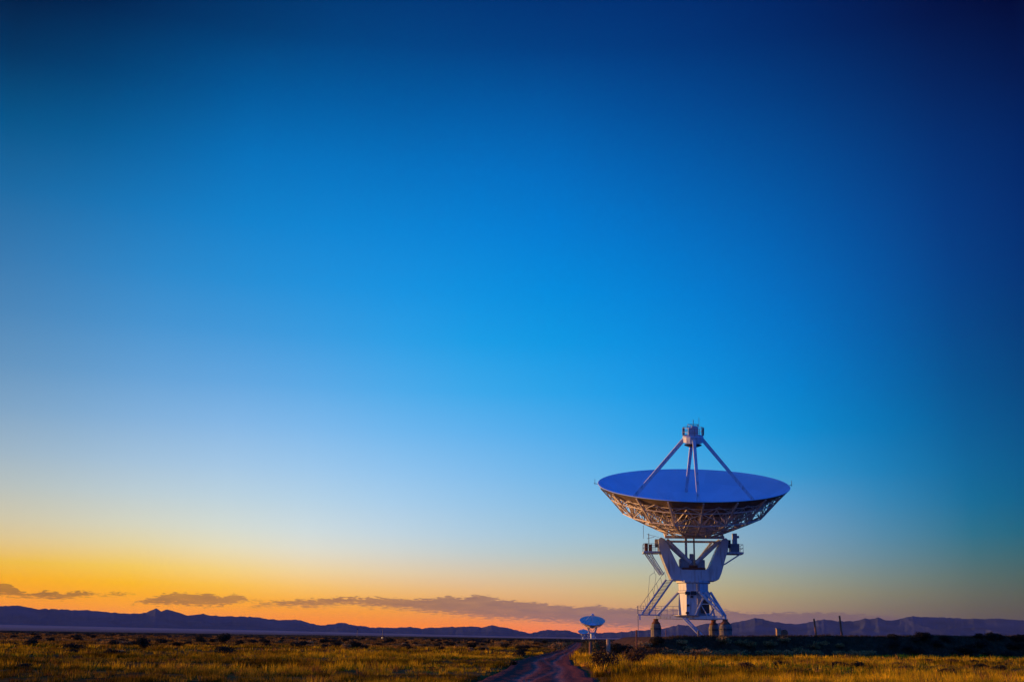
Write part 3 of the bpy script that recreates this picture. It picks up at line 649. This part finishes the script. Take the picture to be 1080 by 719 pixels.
def field(name, specs, label):
    Vs, Fs, Ks = [], [], []; kk = 0
    for d0, d1, a0, a1, dens, nb, bw, h0, h1 in specs:
        cnt = int(dens*(d1*d1-d0*d0)*math.radians(a1-a0)/2)
        d = np.sqrt(rng.uniform(d0*d0, d1*d1, cnt)); a = np.radians(rng.uniform(a0, a1, cnt)); x = d*np.sin(a); y = d*np.cos(a)
        onroad = np.abs(x-roadx(y)) < ROADW(y)*(1.0+.3*rng.random(cnt))
        bd = fbm(x/9, y/5, 61); keep = (~onroad) & (rng.random(cnt) < np.clip((bd-.28)*3.4, .12, 1)*(.25+.75*sst(fbm(x/2.4, y/2.4, 64, 2), .36, .56)))
        keep &= ~((x > 11) & (y > foot(x)+1))
        x, y, d, bd = x[keep], y[keep], d[keep], bd[keep]; n = len(x)
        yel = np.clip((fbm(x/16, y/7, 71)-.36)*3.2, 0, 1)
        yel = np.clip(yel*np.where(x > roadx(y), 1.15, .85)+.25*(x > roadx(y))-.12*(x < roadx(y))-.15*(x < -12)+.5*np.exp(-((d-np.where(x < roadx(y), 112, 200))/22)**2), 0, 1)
        size = (h0+(h1-h0)*rng.random(n)**1.4)*(.65+.6*yel)*np.where((x < roadx(y)) & (x > roadx(y)-7), .6, 1)
        z = gz(x, y)
        B = nb; ang = rng.uniform(0, 2*np.pi, (n, B)); lean = rng.uniform(.05, .75, (n, B)); rad = rng.random((n, B))**.5*.16*(1+d[:, None]/120)
        bx = x[:, None]+rad*np.cos(ang); by = y[:, None]+rad*np.sin(ang); hh = size[:, None]*rng.uniform(.55, 1.1, (n, B))
        tx = bx+np.cos(ang)*lean*hh*.7; ty = by+np.sin(ang)*lean*hh*.7; tz = z[:, None]+hh*(1-.3*lean)
        pa = rng.uniform(0, np.pi, (n, B)); wx = np.cos(pa)*bw/2; wy = np.sin(pa)*bw/2; zb = np.broadcast_to(z[:, None]-.02, bx.shape)
        v = np.stack([np.stack([bx-wx, by-wy, zb], -1), np.stack([bx+wx, by+wy, zb], -1), np.stack([tx, ty, tz], -1)], 2).reshape(-1, 3)
        f = np.arange(len(v)).reshape(-1, 3)+kk; kk += len(v)
        yy = yel[:, None]; tint = ((.3+1.3*fbm(x/1.6, y/1.6, 66, 3))*np.clip(1.15+3.2*(fbm(x/7, y/5, 67, 3)-.52), .3, 1.35)*np.where(x < roadx(y), .80-.12*sst(-x, 8, 26), .95))[:, None]*rng.uniform(.6, 1.35, (n, 1)); br = rng.random((n, 1)); fl = (sst(d+(fbm(x/18, y/30, 88)-.5)*150, 125, 210)*(x < roadx(y)+6))[:, None]*.85  # tint also darkens leftwards: lens falloff put into the grass colour
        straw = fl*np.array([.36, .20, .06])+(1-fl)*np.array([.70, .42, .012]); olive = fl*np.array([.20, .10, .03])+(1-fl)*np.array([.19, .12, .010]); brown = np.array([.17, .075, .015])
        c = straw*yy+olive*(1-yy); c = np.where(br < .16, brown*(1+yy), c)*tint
        c = np.repeat(np.repeat(c[:, None, :], B, 1)*rng.uniform(.75, 1.25, (n, B, 1)), 3, 1).reshape(-1, 3)
        Vs.append(v); Fs.append(f); Ks.append(c)
    o = npmesh(name, np.vstack(Vs), np.vstack(Fs), GRASS, cols=np.vstack(Ks)); tag(o, label, 'grass', kind='stuff')
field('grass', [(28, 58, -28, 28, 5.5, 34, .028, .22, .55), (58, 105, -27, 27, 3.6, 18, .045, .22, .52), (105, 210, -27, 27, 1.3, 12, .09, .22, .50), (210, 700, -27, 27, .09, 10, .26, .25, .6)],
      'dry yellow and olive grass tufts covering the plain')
# grass on the embankment face
def embgrass():
    n = 5200; x = rng.uniform(12, 80, n); t = rng.random(n); y = foot(x)+t*7; z = embz(x, y); k = z > .05; x, y, z = x[k], y[k], z[k]; n = len(x); B = 9
    ang = rng.uniform(0, 6.28, (n, B)); bx = x[:, None]+.2*np.cos(ang); by = y[:, None]+.2*np.sin(ang); hh = rng.uniform(.1, .32, (n, B)); pa = rng.uniform(0, 3.14, (n, B))
    wx, wy = np.cos(pa)*.03, np.sin(pa)*.03; zb = np.broadcast_to(z[:, None]-.02, bx.shape)
    v = np.stack([np.stack([bx-wx, by-wy, zb], -1), np.stack([bx+wx, by+wy, zb], -1), np.stack([bx+.1*np.cos(ang), by+.1*np.sin(ang), zb+hh], -1)], 2).reshape(-1, 3)
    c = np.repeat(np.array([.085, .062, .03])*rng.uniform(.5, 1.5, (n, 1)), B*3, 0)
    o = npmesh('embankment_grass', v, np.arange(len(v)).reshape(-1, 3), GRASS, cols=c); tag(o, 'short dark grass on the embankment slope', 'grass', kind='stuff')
embgrass()
# far scrub, one mass
n = 9000; d = np.sqrt(rng.uniform(380**2, 3200**2, n)); a = np.radians(rng.uniform(-27, 8, n)); x = d*np.sin(a); y = d*np.cos(a); k = vn(x/120, y/260, 91) > .4
x, y, d = x[k], y[k], d[k]; n = len(x); B = 10
an = rng.uniform(0, 6.28, (n, B)); s = rng.uniform(.6, 1.6, (n, 1)); ox = np.cos(an)*s*rng.random((n, B)); oy = np.sin(an)*s*rng.random((n, B)); hh = s*rng.uniform(.3, .75, (n, B))
bx = x[:, None]+ox; by = y[:, None]+oy; z = np.broadcast_to(gz(x, y)[:, None], bx.shape); wd = .35*s*np.ones((1, B))
v = np.stack([np.stack([bx-wd, by, z-.1], -1), np.stack([bx+wd, by, z-.1], -1), np.stack([bx+.2*ox, by+.2*oy, z+hh], -1)], 2).reshape(-1, 3)
c = np.repeat(np.array([.045, .038, .024])*rng.uniform(.6, 1.7, (n, 1)), B*3, 0)
o = npmesh('scrub', v, np.arange(len(v)).reshape(-1, 3), BUSH, cols=c); tag(o, 'far low scrub blending into the plain', 'scrub', kind='stuff')

# ------------------------------------------------------------------ small objects
def post(px, ytop, ybot, Y, w, m, label, lean=0., name='wooden_post', cat='post'):
    b = P(px, ybot, Y); t = P(px+lean, ytop, Y); zb = surf(b.x, Y)-.1
    o = MB().bar((0, 0, 0), (t.x-b.x, 0, t.z-zb), w, n=8, w2=w*.85).build(name, m, None); o.location = (b.x, Y, zb); tag(o, label, cat); return o
post(861, 652, 669, 147, .26, WOOD, 'shorter leaning dark post on the embankment, left of the pair', -2.6)
post(888, 649, 669, 148, .28, WOOD, 'taller leaning dark post on the embankment, right of the pair', -2.6)
post(622.5, 676.5, 690, 112, .30, WOOD, 'brown weathered post in front of the bushes beside the track', .3)
post(641.5, 673.5, 684, 117, .46, PALEWOOD, 'short thick pale post lit by the sun beside the bushes', 0)
post(671.5, 664, 685, 122, .18, RUST, 'thin rusty post at the left foot of the embankment', -.3)
post(702.3, 664, 671, 138, .09, RUST, 'very thin dark stake on the embankment between the left pier and the entry stair', 0)
post(736.5, 664.5, 671, 141, .32, CONC, 'stubby grey block post at the foot of the entry stair of the big antenna', 0)
post(737.5, 671, 680, 131, .06, RUST, 'very thin stake on the embankment face below the big antenna', 0)
# cabinet and round tank on the embankment right of the telescope
b = P(821, 669, 146); z = surf(b.x, 146)
r = empty('utility_cabinet', (b.x, 146, z)); tag(r, 'pale upright utility cabinet on the embankment right of the big antenna', 'cabinet')
MB().box((-.26, -.3, -.1), (.26, .3, .95)).build('body', PALEWOOD, r, bevel=.02); MB().box((-.31, -.35, .952), (.31, .35, 1.02)).build('lid', GREY, r)
MB().box((-.2, -.325, .1), (.2, -.302, .85)).build('door', PALEWOOD, r)
b = P(827, 669, 147); z = surf(b.x, 147)
r = empty('cable_drum', (b.x, 147, z)); tag(r, 'dark round cable drum lying right against the pale cabinet', 'cable drum')
for s in (-.28, .24): MB(Matrix.Translation((0, 0, .42)) @ Matrix.Rotation(math.pi/2, 4, 'X')).lathe([(.44, s), (.44, s+.05)], 24).build('flange', WOOD, r)
MB(Matrix.Translation((0, 0, .42)) @ Matrix.Rotation(math.pi/2, 4, 'X')).lathe([(.26, -.22), (.26, .23)], 18).build('core', DARK, r)
# small pale marker in the track at the bottom edge
b = P(555, 716.4, 33); zb = surf(b.x, 33)
r = empty('marker_post', (b.x, 33, zb)); tag(r, 'small pale marker post in the track at the bottom edge', 'marker post')
MB().bar((-.06, 0, -.1), (-.06, 0, b.z-zb), .05).build('stake', PALEWOOD, r); MB().bar((.07, 0, -.1), (.07, 0, b.z-zb-.02), .05).build('stake', PALEWOOD, r)
MB().box((-.13, -.035, b.z-zb-.22), (.14, -.027, b.z-zb-.06)).build('plate', WHITE, r)
# distant lit lamp on the plain and masts
LAMP = bpy.data.materials.new('lit_lamp'); LAMP.use_nodes = True; bb = LAMP.node_tree.nodes['Principled BSDF']
bb.inputs['Base Color'].default_value = (.8, .5, .2, 1); bb.inputs['Emission Color'].default_value = (1, .62, .25, 1); bb.inputs['Emission Strength'].default_value = .9
Y = 520; g = P(403.3, 672.8, Y)
r = empty('mast', (g.x, Y, surf(g.x, Y))); tag(r, 'distant dark mast with a lit lamp box at its foot on the left plain', 'mast')
top = P(403.6, 663, Y).z-r.location.z
MB().bar((0, 0, 0), (0, 0, top), .32, n=6, w2=.2).build('pole', DARK, r); MB().box((-1.0, .4, .0), (.9, 1.6, 1.5)).build('hut', RUST, r)
MB().box((-.4, .1, .5), (.15, .38, 1.0)).build('lamp', LAMP, r)
Y = 900; g = P(377, 667, Y); r = empty('mast', (g.x, Y, surf(g.x, Y))); tag(r, 'faint dark mast far off, left of the one with the lit lamp', 'mast')
top = P(377, 662.5, Y).z-r.location.z
MB().bar((0, 0, 0), (0, 0, top), .45, n=6, w2=.3).build('pole', DARK, r); MB().box((-.7, -.2, top-.8), (.7, .2, top)).build('head', DARK, r)

# air between the viewer and the ranges
m = MB(); m.box((-27000, -17500, -40), (27000, 26000, 440)); hz = m.build('haze', bpy.data.materials.new('haze_air')); tag(hz, kind='stuff', label='thin evening haze over the plain')
hm = hz.data.materials[0]; hm.use_nodes = True; hn = hm.node_tree; hn.nodes.clear()
pv = N(hn, 'ShaderNodeVolumePrincipled'); pv.inputs['Color'].default_value = (.46, .62, .95, 1); pv.inputs['Density'].default_value = 0.85e-5; pv.inputs['Anisotropy'].default_value = 0
ho = N(hn, 'ShaderNodeOutputMaterial'); hn.links.new(pv.outputs[0], ho.inputs['Volume'])
